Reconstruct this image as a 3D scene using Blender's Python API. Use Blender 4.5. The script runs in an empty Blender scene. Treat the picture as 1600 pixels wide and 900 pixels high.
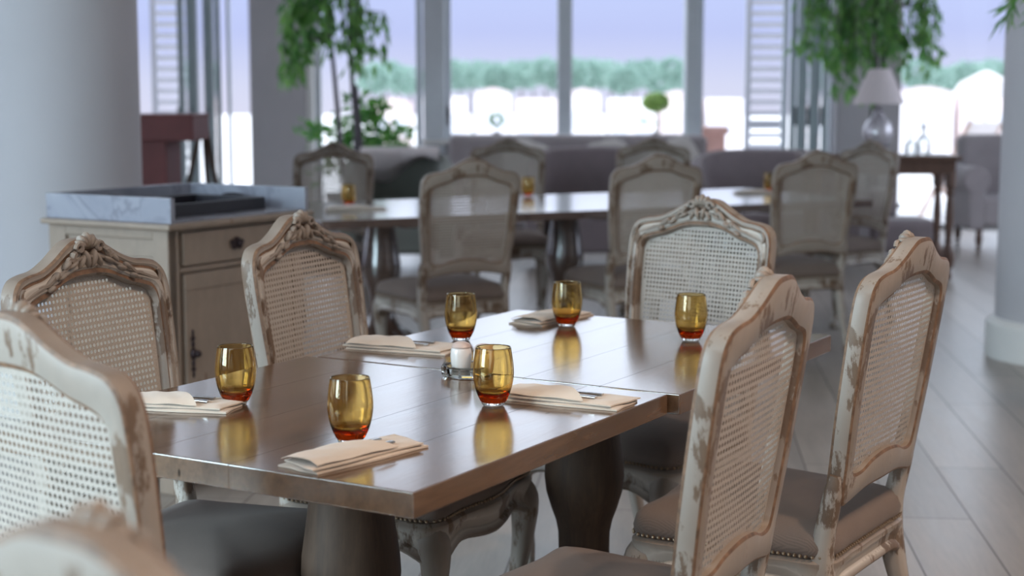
import bpy, bmesh, math, random
from mathutils import Vector, Matrix
random.seed(7)
sc = bpy.context.scene
C = sc.collection
PI = math.pi

# ---------------------------------------------------------------- camera
cam_d = bpy.data.cameras.new('camera'); cam = bpy.data.objects.new('camera', cam_d); C.objects.link(cam)
cam_d.sensor_width = 36; cam_d.lens = 2462.9 * 36 / 1600
cam.location = (0, 0, 1.345); cam.rotation_euler = (PI/2 - 0.12368, 0, 0)
cam_d.dof.use_dof = True; cam_d.dof.focus_distance = 3.0; cam_d.dof.aperture_fstop = 3.4
cam_d.clip_end = 1000
sc.camera = cam
sc.view_settings.view_transform = 'Standard'; sc.view_settings.look = 'None'
sc.view_settings.exposure = 0.0; sc.view_settings.gamma = 1
sc.view_settings.use_curve_mapping = False
sc.cycles.max_bounces = 10; sc.cycles.transparent_max_bounces = 24
sc.cycles.transmission_bounces = 10; sc.cycles.glossy_bounces = 5; sc.cycles.diffuse_bounces = 4
sc.cycles.sample_clamp_indirect = 6
sc.cycles.caustics_refractive = True

# ---------------------------------------------------------------- world
w = bpy.data.worlds.new('sky'); sc.world = w; w.use_nodes = True
nt = w.node_tree; nt.nodes.clear()
tc = nt.nodes.new('ShaderNodeTexCoord'); sx = nt.nodes.new('ShaderNodeSeparateXYZ')
mr = nt.nodes.new('ShaderNodeMapRange'); mr.inputs['From Min'].default_value = -0.02; mr.inputs['From Max'].default_value = 0.22
rp = nt.nodes.new('ShaderNodeValToRGB'); cr = rp.color_ramp
cr.elements[0].position = 0.0; cr.elements[0].color = (.80, .79, .97, 1)
cr.elements[1].position = 1.0; cr.elements[1].color = (2.2, 2.45, 2.9, 1)
for p, c in ((.10, (.74, .76, .98, 1)), (.24, (.58, .64, 1.0, 1)), (.335, (.60, .68, 1.05, 1)), (.42, (1.55, 1.65, 1.95, 1))):
    e = cr.elements.new(p); e.color = c
bg = nt.nodes.new('ShaderNodeBackground'); bg.inputs['Strength'].default_value = 1.0
wo = nt.nodes.new('ShaderNodeOutputWorld')
L = nt.links.new
L(tc.outputs['Generated'], sx.inputs[0]); L(sx.outputs['Z'], mr.inputs['Value']); L(mr.outputs[0], rp.inputs[0])
L(rp.outputs[0], bg.inputs['Color']); L(bg.outputs[0], wo.inputs['Surface'])

# ---------------------------------------------------------------- lights (daylight outside the windows, warm ceiling lamps)
def area(name, loc, target, sx_, sy_, power, col):
    d = bpy.data.lights.new(name, 'AREA'); d.shape = 'RECTANGLE'; d.size = sx_; d.size_y = sy_
    d.energy = power; d.color = col
    o = bpy.data.objects.new(name, d); C.objects.link(o); o.location = loc
    o.rotation_euler = (Vector(target) - Vector(loc)).to_track_quat('-Z', 'Y').to_euler()
    return o
area('daylight_street_side', (-2.9, -4.3, 1.9), (-1.0, 3.0, .9), 3.2, 2.2, 35, (.70, .92, 1.0))
area('daylight_left_near', (-5.0, .0, 1.9), (-.6, 1.8, .8), 2.6, 2.2, 470, (.66, .88, 1.0))
area('daylight_left_side', (-5.0, 3.7, 1.9), (-1.4, 5.0, .8), 2.8, 2.2, 45, (.58, .84, 1.0))
area('daylight_left_far', (-5.2, 10.2, 1.9), (0, 10.0, 1.0), 3.6, 2.2, 25, (.74, .82, 1.0))
area('daylight_right_far', (6.3, 10.5, 1.9), (0, 10.0, .8), 3.6, 2.2, 40, (.78, .86, 1.0))
sun_d = bpy.data.lights.new('sun', 'SUN'); sun_d.energy = 1.6; sun_d.angle = .02; sun_d.color = (1, .96, .9)
sun = bpy.data.objects.new('sun', sun_d); C.objects.link(sun); sun.rotation_euler = (math.radians(42), 0, math.radians(-25))

# ---------------------------------------------------------------- materials
M = {}
def newmat(name):
    m = bpy.data.materials.new(name); m.use_nodes = True; M[name] = m
    n = m.node_tree; b = n.nodes['Principled BSDF']; return m, n, b
def setp(b, **k):
    names = {'col': 'Base Color', 'rough': 'Roughness', 'metal': 'Metallic', 'spec': 'Specular IOR Level', 'ior': 'IOR',
             'trans': 'Transmission Weight', 'coat': 'Coat Weight', 'coatr': 'Coat Roughness', 'sheen': 'Sheen Weight', 'sss': 'Subsurface Weight'}
    for a, v in k.items():
        if a == 'col': v = (*v, 1)
        b.inputs[names[a]].default_value = v
def noise(n, scale, detail=4, rough=.55, vec=None, stretch=None, dist=0):
    t = n.nodes.new('ShaderNodeTexNoise'); t.inputs['Scale'].default_value = scale
    t.inputs['Detail'].default_value = detail; t.inputs['Roughness'].default_value = rough; t.inputs['Distortion'].default_value = dist
    co = n.nodes.new('ShaderNodeTexCoord'); src = vec or co.outputs['Object']
    if stretch:
        mp = n.nodes.new('ShaderNodeMapping'); mp.inputs['Scale'].default_value = stretch
        n.links.new(src, mp.inputs['Vector']); src = mp.outputs[0]
    n.links.new(src, t.inputs['Vector']); return t
def ramp(n, fac, stops):
    r = n.nodes.new('ShaderNodeValToRGB'); e = r.color_ramp.elements
    e[0].position, e[0].color = stops[0][0], (*stops[0][1], 1); e[1].position, e[1].color = stops[-1][0], (*stops[-1][1], 1)
    for p, c in stops[1:-1]: x = e.new(p); x.color = (*c, 1)
    n.links.new(fac, r.inputs[0]); return r
def bump(n, b, h, strength, dist=.002):
    bp = n.nodes.new('ShaderNodeBump'); bp.inputs['Strength'].default_value = strength; bp.inputs['Distance'].default_value = dist
    n.links.new(h, bp.inputs['Height']); n.links.new(bp.outputs[0], b.inputs['Normal'])
def mixc(n, f, a, b_):
    m = n.nodes.new('ShaderNodeMix'); m.data_type = 'RGBA'
    if hasattr(f, 'links'): n.links.new(f, m.inputs['Factor'])
    else: m.inputs['Factor'].default_value = f
    for s, k in ((a, 'A'), (b_, 'B')):
        i = [x for x in m.inputs if x.name == k and x.type == 'RGBA'][0]
        if hasattr(s, 'links'): n.links.new(s, i)
        else: i.default_value = (*s, 1)
    return [o for o in m.outputs if o.type == 'RGBA'][0]
def simple(name, col, rough=.6, nscale=20, var=.12, bstr=.1, **k):
    m, n, b = newmat(name); setp(b, rough=rough, **k)
    t = noise(n, nscale)
    d = tuple(c*(1-var) for c in col); l = tuple(min(1, c*(1+var)) for c in col)
    r = ramp(n, t.outputs[0], [(.3, d), (.7, l)]); n.links.new(r.outputs[0], b.inputs['Base Color'])
    if bstr: bump(n, b, t.outputs[0], bstr)
    return m
def distressed(name, paint, wood, amount=.5, rough=.5):
    m, n, b = newmat(name); setp(b, rough=rough)
    t1 = noise(n, 26, 6, .7, stretch=(1, 1, .35)); t2 = noise(n, 7, 3, .5)
    ge = n.nodes.new('ShaderNodeNewGeometry')
    pr = ramp(n, ge.outputs['Pointiness'], [(.44, (.62,)*3), (.50, (0,)*3), (.56, (.75,)*3)])
    a = n.nodes.new('ShaderNodeMath'); a.operation = 'MULTIPLY'; n.links.new(t1.outputs[0], a.inputs[0]); n.links.new(t2.outputs[0], a.inputs[1])
    r1 = ramp(n, a.outputs[0], [(.335 - .09*amount, (0,)*3), (.41 - .09*amount, (1,)*3)])
    mx = n.nodes.new('ShaderNodeMath'); mx.operation = 'MAXIMUM'; mx.use_clamp = True
    n.links.new(r1.outputs[0], mx.inputs[0]); n.links.new(pr.outputs[0], mx.inputs[1])
    pv = ramp(n, t2.outputs[0], [(.3, tuple(c*.86 for c in paint)), (.7, paint)])
    wv = ramp(n, t1.outputs[0], [(.3, tuple(c*.6 for c in wood)), (.7, wood)])
    o = mixc(n, mx.outputs[0], pv.outputs[0], wv.outputs[0]); n.links.new(o, b.inputs['Base Color'])
    bump(n, b, t1.outputs[0], .25, .002); return m
distressed('worn_paint', (.61, .56, .50), (.17, .11, .072), 1.05)
simple('brown_glaze', (.17, .095, .055), .6, 60, .4)
distressed('worn_paint_cabinet', (.70, .61, .50), (.20, .13, .09), .15)
def wood(name, dark, light, rough=.3, stretch=(1.2, 14, 14), scale=3, spec=.5, plank=None, coat=0, knots=False, bs=.12):
    m, n, b = newmat(name); setp(b, rough=rough, spec=spec, coat=coat, coatr=.12)
    t = noise(n, scale, 7, .62, stretch=stretch, dist=.6)
    f = noise(n, scale*5, 4, .6, stretch=stretch)
    r = ramp(n, t.outputs[0], [(.3, dark), (.72, light)])
    o = mixc(n, .25, r.outputs[0], ramp(n, f.outputs[0], [(.35, dark), (.65, light)]).outputs[0])
    if plank:
        co = n.nodes.new('ShaderNodeTexCoord'); mp = n.nodes.new('ShaderNodeMapping'); mp.inputs['Rotation'].default_value = (0, 0, plank[2])
        if knots: mp.inputs['Location'].default_value = (1.0, .089, 0)
        n.links.new(co.outputs['Object'], mp.inputs[0])
        br = n.nodes.new('ShaderNodeTexBrick'); n.links.new(mp.outputs[0], br.inputs['Vector'])
        br.inputs['Scale'].default_value = 1; br.inputs['Brick Width'].default_value = plank[0]; br.inputs['Row Height'].default_value = plank[1]
        br.inputs['Mortar Size'].default_value = plank[3]; br.inputs['Mortar Smooth'].default_value = .3
        br.inputs['Color1'].default_value = (plank[4],)*3+(1,); br.inputs['Color2'].default_value = (1.0, 1.0, 1.0, 1); br.inputs['Mortar'].default_value = (.22, .2, .18, 1)
        br.offset = .37
        mm = n.nodes.new('ShaderNodeMix'); mm.data_type = 'RGBA'; mm.blend_type = 'MULTIPLY'
        gn = n.nodes.new('ShaderNodeNewGeometry'); gs = n.nodes.new('ShaderNodeSeparateXYZ'); n.links.new(gn.outputs['True Normal'], gs.inputs[0]); gc = n.nodes.new('ShaderNodeMath'); gc.operation = 'MAXIMUM'; gc.use_clamp = True; gc.inputs[1].default_value = 0; n.links.new(gs.outputs['Z'], gc.inputs[0]); n.links.new(gc.outputs[0], mm.inputs['Factor'])
        ii = [x for x in mm.inputs if x.type == 'RGBA']; n.links.new(o, ii[0]); n.links.new(br.outputs['Color'], ii[1]); o = [x for x in mm.outputs if x.type == 'RGBA'][0]
    if knots:
        v = n.nodes.new('ShaderNodeTexVoronoi'); v.inputs['Scale'].default_value = 5; v.inputs['Randomness'].default_value = 1
        co = n.nodes.new('ShaderNodeTexCoord'); mp = n.nodes.new('ShaderNodeMapping'); mp.inputs['Scale'].default_value = (1, 2.2, 1)
        n.links.new(co.outputs['Object'], mp.inputs[0]); n.links.new(mp.outputs[0], v.inputs['Vector'])
        kr = ramp(n, v.outputs['Distance'], [(.022, (1,)*3), (.045, (0,)*3)]); o = mixc(n, kr.outputs[0], o, (.03, .018, .01))
    n.links.new(o, b.inputs['Base Color'])
    rr = n.nodes.new('ShaderNodeMapRange'); rr.inputs['To Min'].default_value = rough*.8; rr.inputs['To Max'].default_value = rough*1.25
    n.links.new(t.outputs[0], rr.inputs['Value']); n.links.new(rr.outputs[0], b.inputs['Roughness'])
    hgt = t.outputs[0]
    if plank:
        iv = n.nodes.new('ShaderNodeMath'); iv.operation = 'MULTIPLY_ADD'; iv.use_clamp = True; iv.inputs[1].default_value = -.75; iv.inputs[2].default_value = 1
        src = br.outputs['Fac']
        if knots:
            mk = n.nodes.new('ShaderNodeMath'); mk.operation = 'MAXIMUM'; n.links.new(src, mk.inputs[0]); n.links.new(kr.outputs[0], mk.inputs[1]); src = mk.outputs[0]
        n.links.new(src, iv.inputs[0])
        for nm, vv in (('Specular IOR Level', spec), ('Coat Weight', coat)):
            q = n.nodes.new('ShaderNodeMath'); q.operation = 'MULTIPLY'; q.inputs[1].default_value = vv; n.links.new(iv.outputs[0], q.inputs[0]); n.links.new(q.outputs[0], b.inputs[nm])
    if plank:
        ma = n.nodes.new('ShaderNodeMath'); ma.operation = 'MULTIPLY_ADD'; ma.inputs[1].default_value = -3.0; mf = n.nodes.new('ShaderNodeMath'); mf.operation = 'MULTIPLY'; n.links.new(br.outputs['Fac'], mf.inputs[0]); n.links.new(gc.outputs[0], mf.inputs[1]); n.links.new(mf.outputs[0], ma.inputs[0])
        mb_ = n.nodes.new('ShaderNodeMath'); mb_.operation = 'ADD'; n.links.new(f.outputs[0], mb_.inputs[0]); n.links.new(t.outputs[0], mb_.inputs[1]); n.links.new(mb_.outputs[0], ma.inputs[2]); hgt = ma.outputs[0]
    bump(n, b, hgt, bs, .0012); return m
wood('table_top_wood', (.075, .040, .021), (.165, .090, .048), .17, (1.2, 11, 11), 2.2, 1.0, (5.0, .178, 0, .0013, .78), coat=.35, knots=True, bs=.16)
wood('pedestal_wood', (.04, .024, .016), (.095, .058, .038), .6, (9, 9, 1.1), 3, .25)
wood('dark_table_wood', (.06, .035, .028), (.13, .075, .055), .20, (1.2, 11, 11), 2.2, .9, coat=.7)
wood('floor_oak', (.25, .22, .19), (.42, .37, .33), .32, (1.0, 9, 9), 1.3, .8, (1.9, .235, 0, .003, .72), bs=.2)
wood('console_wood', (.07, .035, .024), (.15, .08, .055), .4, (9, 9, 1.1), 3)
simple('podium_wood', (.13, .026, .026), .6, 8)
simple('wall_plaster', (.50, .475, .49), .9, 3, .03, .03)
simple('column_plaster', (.50, .48, .50), .75, 3, .02, .03)
simple('ceiling_white', (.8, .79, .78), .9, 3, .02, 0)
simple('white_joinery', (.60, .64, .68), .45, 5, .04, 0)
simple('sage_joinery', (.33, .40, .42), .5, 5, .05, 0)
simple('trim_white', (.75, .74, .72), .5, 5, .03, 0)
def marble():
    m, n, b = newmat('grey_marble'); setp(b, rough=.25)
    t = noise(n, 3, 6, .55, dist=1.0)
    r = ramp(n, t.outputs[0], [(.3, (.20, .21, .26)), (.5, (.27, .28, .33)), (.53, (.20, .20, .24)), (.56, (.28, .29, .34)), (.75, (.33, .34, .38))])
    n.links.new(r.outputs[0], b.inputs['Base Color'])
marble()
def fabric(name, col, sc_=420, rough=.92, var=.12, sheen=.3, stripes=None):
    m, n, b = newmat(name); setp(b, rough=rough, sheen=sheen, spec=.2)
    t = noise(n, sc_, 2); t2 = noise(n, 9, 3)
    f = t.outputs[0]
    if stripes:
        wv = n.nodes.new('ShaderNodeTexWave'); wv.inputs['Scale'].default_value = stripes; wv.bands_direction = 'X'; wv.inputs['Distortion'].default_value = .3
        co = n.nodes.new('ShaderNodeTexCoord'); n.links.new(co.outputs['Object'], wv.inputs['Vector'])
        a = n.nodes.new('ShaderNodeMath'); a.operation = 'ADD'; n.links.new(wv.outputs['Fac'], a.inputs[0]); n.links.new(f, a.inputs[1])
        a2 = n.nodes.new('ShaderNodeMath'); a2.operation = 'MULTIPLY'; a2.inputs[1].default_value = .5; n.links.new(a.outputs[0], a2.inputs[0]); f = a2.outputs[0]
    r = ramp(n, f, [(.2, tuple(c*(1-var) for c in col)), (.8, tuple(c*(1+var) for c in col))])
    r2 = ramp(n, t2.outputs[0], [(.3, (.9,)*3), (.7, (1,)*3)])
    mm = n.nodes.new('ShaderNodeMix'); mm.data_type = 'RGBA'; mm.blend_type = 'MULTIPLY'; mm.inputs['Factor'].default_value = 1
    ii = [x for x in mm.inputs if x.type == 'RGBA']; n.links.new(r.outputs[0], ii[0]); n.links.new(r2.outputs[0], ii[1])
    n.links.new([x for x in mm.outputs if x.type == 'RGBA'][0], b.inputs['Base Color'])
    bump(n, b, f, .25, .0006)
fabric('seat_fabric', (.175, .135, .115), sheen=.08, stripes=180)
fabric('napkin_linen', (.60, .50, .41), 900, var=.08)
fabric('sofa_fabric', (.36, .32, .33), 200)
fabric('tub_fabric', (.23, .19, .20), 200)
fabric('green_grey_fabric', (.17, .18, .16), 200)
fabric('cream_fabric', (.62, .58, .55), 200)
fabric('throw_fabric', (.55, .50, .50), 200)
fabric('lamp_shade_fabric', (.62, .55, .56), 300)
m, n, b = newmat('cane'); setp(b, rough=.55)
t = noise(n, 300, 3); t2 = noise(n, 12, 4)
n.links.new(mixc(n, t2.outputs[0], ramp(n, t.outputs[0], [(.3, (.29, .235, .19)), (.7, (.53, .46, .40))]).outputs[0], (.43, .385, .34)), b.inputs['Base Color'])
wv = n.nodes.new('ShaderNodeTexWave'); wv.inputs['Scale'].default_value = 140; wv.bands_direction = 'DIAGONAL'
co = n.nodes.new('ShaderNodeTexCoord'); n.links.new(co.outputs['Object'], wv.inputs['Vector']); bump(n, b, wv.outputs['Fac'], .5, .001)
m, n, b = newmat('brass_nail'); setp(b, col=(.30, .22, .15), metal=.8, rough=.35)
m, n, b = newmat('dark_iron'); setp(b, col=(.035, .022, .025), metal=.6, rough=.4)
m, n, b = newmat('black_tray'); setp(b, col=(.018, .016, .022), rough=.35)
m, n, b = newmat('steel'); setp(b, col=(.62, .60, .58), metal=1, rough=.18)
m, n, b = newmat('ceramic_white'); setp(b, col=(.66, .60, .56), rough=.25, coat=.4)
m, n, b = newmat('ceramic_cap'); setp(b, col=(.50, .38, .33), rough=.3)
m, n, b = newmat('silver_lamp'); setp(b, col=(.55, .52, .56), metal=.4, rough=.25)
def glassm(name, col, dens=0, vcol=None, ior=1.5):
    m, n, b = newmat(name); n.nodes.remove(b)
    g = n.nodes.new('ShaderNodeBsdfGlass'); g.inputs['Color'].default_value = (*col, 1); g.inputs['Roughness'].default_value = 0; g.inputs['IOR'].default_value = ior
    out = [x for x in n.nodes if x.type == 'OUTPUT_MATERIAL'][0]; n.links.new(g.outputs[0], out.inputs['Surface'])
    if dens:
        v = n.nodes.new('ShaderNodeVolumeAbsorption'); v.inputs['Color'].default_value = (*vcol, 1); v.inputs['Density'].default_value = dens
        n.links.new(v.outputs[0], out.inputs['Volume'])
glassm('amber_glass', (.93, .87, .72), 200, (.945, .715, .0))
glassm('clear_glass', (.97, .98, .97))
def pane_mat():
    m, n, b = newmat('window_glass'); n.nodes.remove(b)
    t = n.nodes.new('ShaderNodeBsdfTransparent'); g = n.nodes.new('ShaderNodeBsdfGlossy'); g.inputs['Roughness'].default_value = .0
    fr = n.nodes.new('ShaderNodeFresnel'); fr.inputs['IOR'].default_value = 1.3
    mx = n.nodes.new('ShaderNodeMixShader'); out = [x for x in n.nodes if x.type == 'OUTPUT_MATERIAL'][0]
    t.inputs[0].default_value = (.97, .98, .98, 1)
    ge = n.nodes.new('ShaderNodeNewGeometry'); ml = n.nodes.new('ShaderNodeMath'); ml.operation = 'MULTIPLY_ADD'; ml.inputs[1].default_value = -1; ml.inputs[2].default_value = 1
    n.links.new(ge.outputs['Backfacing'], ml.inputs[0]); m2 = n.nodes.new('ShaderNodeMath'); m2.operation = 'MULTIPLY'; n.links.new(ml.outputs[0], m2.inputs[0]); n.links.new(fr.outputs[0], m2.inputs[1])
    n.links.new(m2.outputs[0], mx.inputs[0]); n.links.new(t.outputs[0], mx.inputs[1]); n.links.new(g.outputs[0], mx.inputs[2]); n.links.new(mx.outputs[0], out.inputs['Surface'])
pane_mat()
def leafm(name, a, b_):
    m, n, b = newmat(name); setp(b, rough=.4)
    oi = noise(n, 9, 2); r = ramp(n, oi.outputs[0], [(.3, a), (.7, b_)]); n.links.new(r.outputs[0], b.inputs['Base Color'])
    tr = n.nodes.new('ShaderNodeBsdfTranslucent'); n.links.new(r.outputs[0], tr.inputs[0])
    mx = n.nodes.new('ShaderNodeMixShader'); mx.inputs[0].default_value = .45; out = [x for x in n.nodes if x.type == 'OUTPUT_MATERIAL'][0]
    n.links.new(b.outputs[0], mx.inputs[1]); n.links.new(tr.outputs[0], mx.inputs[2]); n.links.new(mx.outputs[0], out.inputs['Surface'])
leafm('ficus_leaf', (.07, .24, .07), (.26, .50, .12))
leafm('bush_leaf', (.07, .26, .07), (.22, .50, .10))
leafm('pale_flower', (.50, .68, .26), (.66, .80, .38))
leafm('hazed_foliage', (.28, .43, .37), (.38, .52, .45))  # distant haze painted into the leaf colour as a pale teal
simple('bark', (.10, .09, .10), .9, 20)
simple('terracotta', (.52, .30, .25), .8, 10)
simple('pot_glaze', (.30, .28, .28), .4, 10)
simple('soil', (.05, .035, .025), .95, 40)
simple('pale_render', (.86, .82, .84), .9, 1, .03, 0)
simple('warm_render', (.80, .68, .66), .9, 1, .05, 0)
simple('roof_tile', (.62, .48, .48), .9, 6, .1, 0)
simple('house_window', (.60, .62, .68), .7, 1, .05, 0)
simple('terrace_stone', (.85, .82, .80), .8, 4, .04, 0)
simple('shutter_white', (.74, .73, .78), .6, 5, .03, 0)
simple('canvas_pale', (.80, .74, .72), .9, 5, .05, 0)
simple('teak_pale', (.60, .42, .34), .7, 12, .1, 0)

# ---------------------------------------------------------------- mesh helpers
def finish(name, bm, mat, parent=None, smooth=True, angle=40):
    me = bpy.data.meshes.new(name); bmesh.ops.recalc_face_normals(bm, faces=bm.faces); bm.to_mesh(me); bm.free()
    me.materials.append(M[mat])
    if smooth:
        me.polygons.foreach_set('use_smooth', [True]*len(me.polygons))
        me.set_sharp_from_angle(angle=math.radians(angle))
    o = bpy.data.objects.new(name, me); C.objects.link(o)
    if parent: o.parent = parent
    if smooth and len(me.polygons) < 1500:
        wn = o.modifiers.new('weighted', 'WEIGHTED_NORMAL'); wn.keep_sharp = True; wn.weight = 80
    return o
def thing(name, label, cat, loc=(0, 0, 0), rz=0, group=None):
    o = bpy.data.objects.new(name, None); C.objects.link(o); o.empty_display_size = .1
    o.location = loc; o.rotation_euler = (0, 0, rz); return tag(o, label, cat, group)
def tag(o, label, cat, group=None, kind=None):
    o['label'] = label; o['category'] = cat
    if group: o['group'] = group
    if kind: o['kind'] = kind
    return o
def struct(name, bm, mat, smooth=False, **k):
    o = finish(name, bm, mat, None, smooth); o['kind'] = 'structure'; return o
def dup(root, loc, rz, label=None, group=None):
    r = root.copy(); C.objects.link(r); r.location = loc; r.rotation_euler = (0, 0, rz)
    if label: r['label'] = label
    if group: r['group'] = group
    for ch in list(root.children):
        c = ch.copy(); C.objects.link(c); c.parent = r
        for g in list(ch.children):
            d = g.copy(); C.objects.link(d); d.parent = c
    return r
def box(bm, x0, x1, y0, y1, z0, z1, bev=0, mat=None, seg=2):
    b2 = bmesh.new(); bmesh.ops.create_cube(b2, size=1)
    for v in b2.verts: v.co = Vector(((x0+x1)/2 + v.co.x*(x1-x0), (y0+y1)/2 + v.co.y*(y1-y0), (z0+z1)/2 + v.co.z*(z1-z0)))
    if bev: bmesh.ops.bevel(b2, geom=b2.edges[:], offset=bev, segments=seg, profile=.5, affect='EDGES')
    merge(bm, b2, mat)
def merge(bm, b2, mat=None):
    if mat is not None: b2.transform(mat)
    me = bpy.data.meshes.new('t'); b2.to_mesh(me); bm.from_mesh(me); bpy.data.meshes.remove(me); b2.free()
def lathe(bm, prof, seg=32, center=(0, 0, 0), flute=0):
    rings = []
    for r, z in prof:
        if r < 1e-6: rings.append([bm.verts.new((center[0], center[1], center[2]+z))])
        else: rings.append([bm.verts.new((center[0]+r*math.cos(2*PI*k/seg), center[1]+r*math.sin(2*PI*k/seg), center[2]+z)) for k in range(seg)])
    for a, b_ in zip(rings, rings[1:]):
        for k in range(seg):
            k2 = (k+1) % seg
            if len(a) == 1 and len(b_) == 1: break
            if len(a) == 1: bm.faces.new((a[0], b_[k], b_[k2]))
            elif len(b_) == 1: bm.faces.new((a[k], a[k2], b_[0]))
            else: bm.faces.new((a[k], a[k2], b_[k2], b_[k]))
    return rings
def catmull(pts, n=8, closed=False):
    P = [Vector(p) for p in pts]; out = []; N = len(P)
    rng = range(N) if closed else range(N-1)
    for i in rng:
        if closed: a, b_, c, d = P[(i-1) % N], P[i], P[(i+1) % N], P[(i+2) % N]
        else: a, b_, c, d = P[max(i-1, 0)], P[i], P[i+1], P[min(i+2, N-1)]
        for k in range(n):
            t = k/n; t2 = t*t; t3 = t2*t
            out.append(.5*((2*b_) + (-a+c)*t + (2*a-5*b_+4*c-d)*t2 + (-a+3*b_-3*c+d)*t3))
    if not closed: out.append(P[-1])
    return out
def sweep(bm, pts, radii, seg=10, n=6, sq=1.0, flat=1.0, capped=True, thin=1.0):
    """tube along a smooth path; radii given per control point; sq>1 gives squarer sections"""
    full = catmull([(*p, r) if False else p for p in pts], n)
    rad = [v.x for v in catmull([(r, 0, 0) for r in radii], n)]
    rings = []; up = Vector((0, 1, 0)); prev = None
    for i, p in enumerate(full):
        t = (full[min(i+1, len(full)-1)] - full[max(i-1, 0)]).normalized()
        if prev is None:
            s = t.cross(Vector((0, 1, 0)))
            if s.length < .1: s = t.cross(Vector((1, 0, 0)))
            s.normalize()
        else:
            s = (prev - t*prev.dot(t)).normalized()
        prev = s; q = t.cross(s); ring = []
        for k in range(seg):
            a = 2*PI*k/seg; ca, sa = math.cos(a), math.sin(a)
            if sq != 1: ca = math.copysign(abs(ca)**(1/sq), ca); sa = math.copysign(abs(sa)**(1/sq), sa)
            ring.append(bm.verts.new(p + (s*ca*thin + q*sa*flat)*rad[i]))
        rings.append(ring)
    for a, b_ in zip(rings, rings[1:]):
        for k in range(seg): bm.faces.new((a[k], a[(k+1) % seg], b_[(k+1) % seg], b_[k]))
    if capped: bm.faces.new(rings[0]); bm.faces.new(list(reversed(rings[-1])))
def ell(bm, c, r, rot=(0, 0, 0), sub=2):
    b2 = bmesh.new(); bmesh.ops.create_icosphere(b2, subdivisions=sub, radius=1)
    from mathutils import Euler
    merge(bm, b2, Matrix.Translation(c) @ Euler(rot).to_matrix().to_4x4() @ Matrix.Diagonal((*r, 1)))
def inside(poly, x, z):
    c = False; j = len(poly)-1
    for i in range(len(poly)):
        xi, zi = poly[i]; xj, zj = poly[j]
        if (zi > z) != (zj > z) and x < (xj-xi)*(z-zi)/(zj-zi)+xi: c = not c
        j = i
    return c

# ---------------------------------------------------------------- the room
def boxes(name, mat, lst, bev=0):
    bm = bmesh.new()
    for b_ in lst: box(bm, *b_, bev=bev)
    return struct(name, bm, mat, smooth=bev > 0)
WY = 15.5
bm = bmesh.new(); box(bm, -4.2, 5.6, -3.2, WY+.3, -.1, 0)
fl = struct('floor', bm, 'floor_oak')
FLR = math.radians(84)
for v in fl.data.vertices:
    v.co = Matrix.Rotation(-FLR, 3, 'Z') @ v.co
fl.rotation_euler = (0, 0, FLR)
boxes('ceiling', 'ceiling_white', [(-4.4, 5.8, -3.4, WY+.3, 4.6, 4.7)])
# window wall at the far end: lintel, two pillars, low wall under the middle windows
boxes('wall_back', 'wall_plaster', [(-4.4, 5.8, WY, WY+.3, 4.3, 4.6), (-2.53, -2.0, WY-.15, WY+.3, 0, 4.3), (3.14, 3.76, WY-.15, WY+.3, 0, 4.3),
                                    (-.83, 1.82, WY-.02, WY+.28, 0, .84), (5.4, 5.8, WY, WY+.3, 0, 4.3)])
boxes('trim_1', 'trim_white', [(-.87, 1.85, WY-.16, WY+.3, .84, .885)], .006)
boxes('trim_2', 'trim_white', [(-2.0, -1.93, WY-.1, WY+.2, 0, 4.3)], .004)
def side_wall(name, x0, x1, holes, y0=-3.4, y1=WY+.3):
    bm = bmesh.new(); y = y0
    for a, b_ in holes:
        box(bm, x0, x1, y, a, 0, 4.6); box(bm, x0, x1, a, b_, 0, .5); box(bm, x0, x1, a, b_, 3.1, 4.6); y = b_
    box(bm, x0, x1, y, y1, 0, 4.6); struct(name, bm, 'wall_plaster')
side_wall('wall_left', -4.4, -4.2, [(-1.2, 1.6), (2.2, 5.2), (8.4, 12.2)])
side_wall('wall_right', 5.6, 5.8, [(8.6, 12.4)])
boxes('wall_near', 'wall_plaster', [(-4.4, -4.3, -3.4, -3.2, 0, 4.6), (-4.3, -1.0, -3.4, -3.2, 0, .5), (-4.3, -1.0, -3.4, -3.2, 3.1, 4.6), (-1.0, 5.8, -3.4, -3.2, 0, 4.6)])
boxes('baseboard_left', 'trim_white', [(-4.2, -4.18, -3.2, WY, 0, .12)]); boxes('baseboard_right', 'trim_white', [(5.58, 5.6, -3.2, WY, 0, .12)])
def pane_window(name, x0, x1, y, z0, z1, fr=.06, frame='white_joinery', handle=None, axis='x', mid=None):
    bm = bmesh.new()
    R = [(x0, x0+fr), (x1-fr, x1)] + ([(mid-fr/2, mid+fr/2)] if mid else [])
    for a, b_ in R:
        if axis == 'x': box(bm, a, b_, y-.03, y+.04, z0, z1, .004)
        else: box(bm, y-.03, y+.04, a, b_, z0, z1, .004)
    for a, b_ in ((z0, z0+fr), (z1-fr, z1)):
        if axis == 'x': box(bm, x0+fr, x1-fr, y-.03, y+.04, a, b_, .004)
        else: box(bm, y-.03, y+.04, x0+fr, x1-fr, a, b_, .004)
    w_ = struct(name, bm, frame, True)
    bm = bmesh.new()
    if axis == 'x': box(bm, x0+fr*.5, x1-fr*.5, y, y+.012, z0+fr*.5, z1-fr*.5)
    else: box(bm, y, y+.012, x0+fr*.5, x1-fr*.5, z0+fr*.5, z1-fr*.5)
    p = finish('pane', bm, 'window_glass', w_, False)
    if handle:
        bm = bmesh.new(); box(bm, handle-.012, handle+.012, y-.05, y-.028, 1.02, 1.2, .004); box(bm, handle-.009, handle+.009, y-.075, y-.05, 1.08, 1.2, .004)
        finish('window_handle', bm, 'dark_iron', w_)
    return w_
Z1 = 4.3
pane_window('window_1', -4.2, -3.10, WY+.1, 0, Z1)
pane_window('window_12', -2.79, -2.53, WY+.1, 0, Z1, .03)
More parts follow.
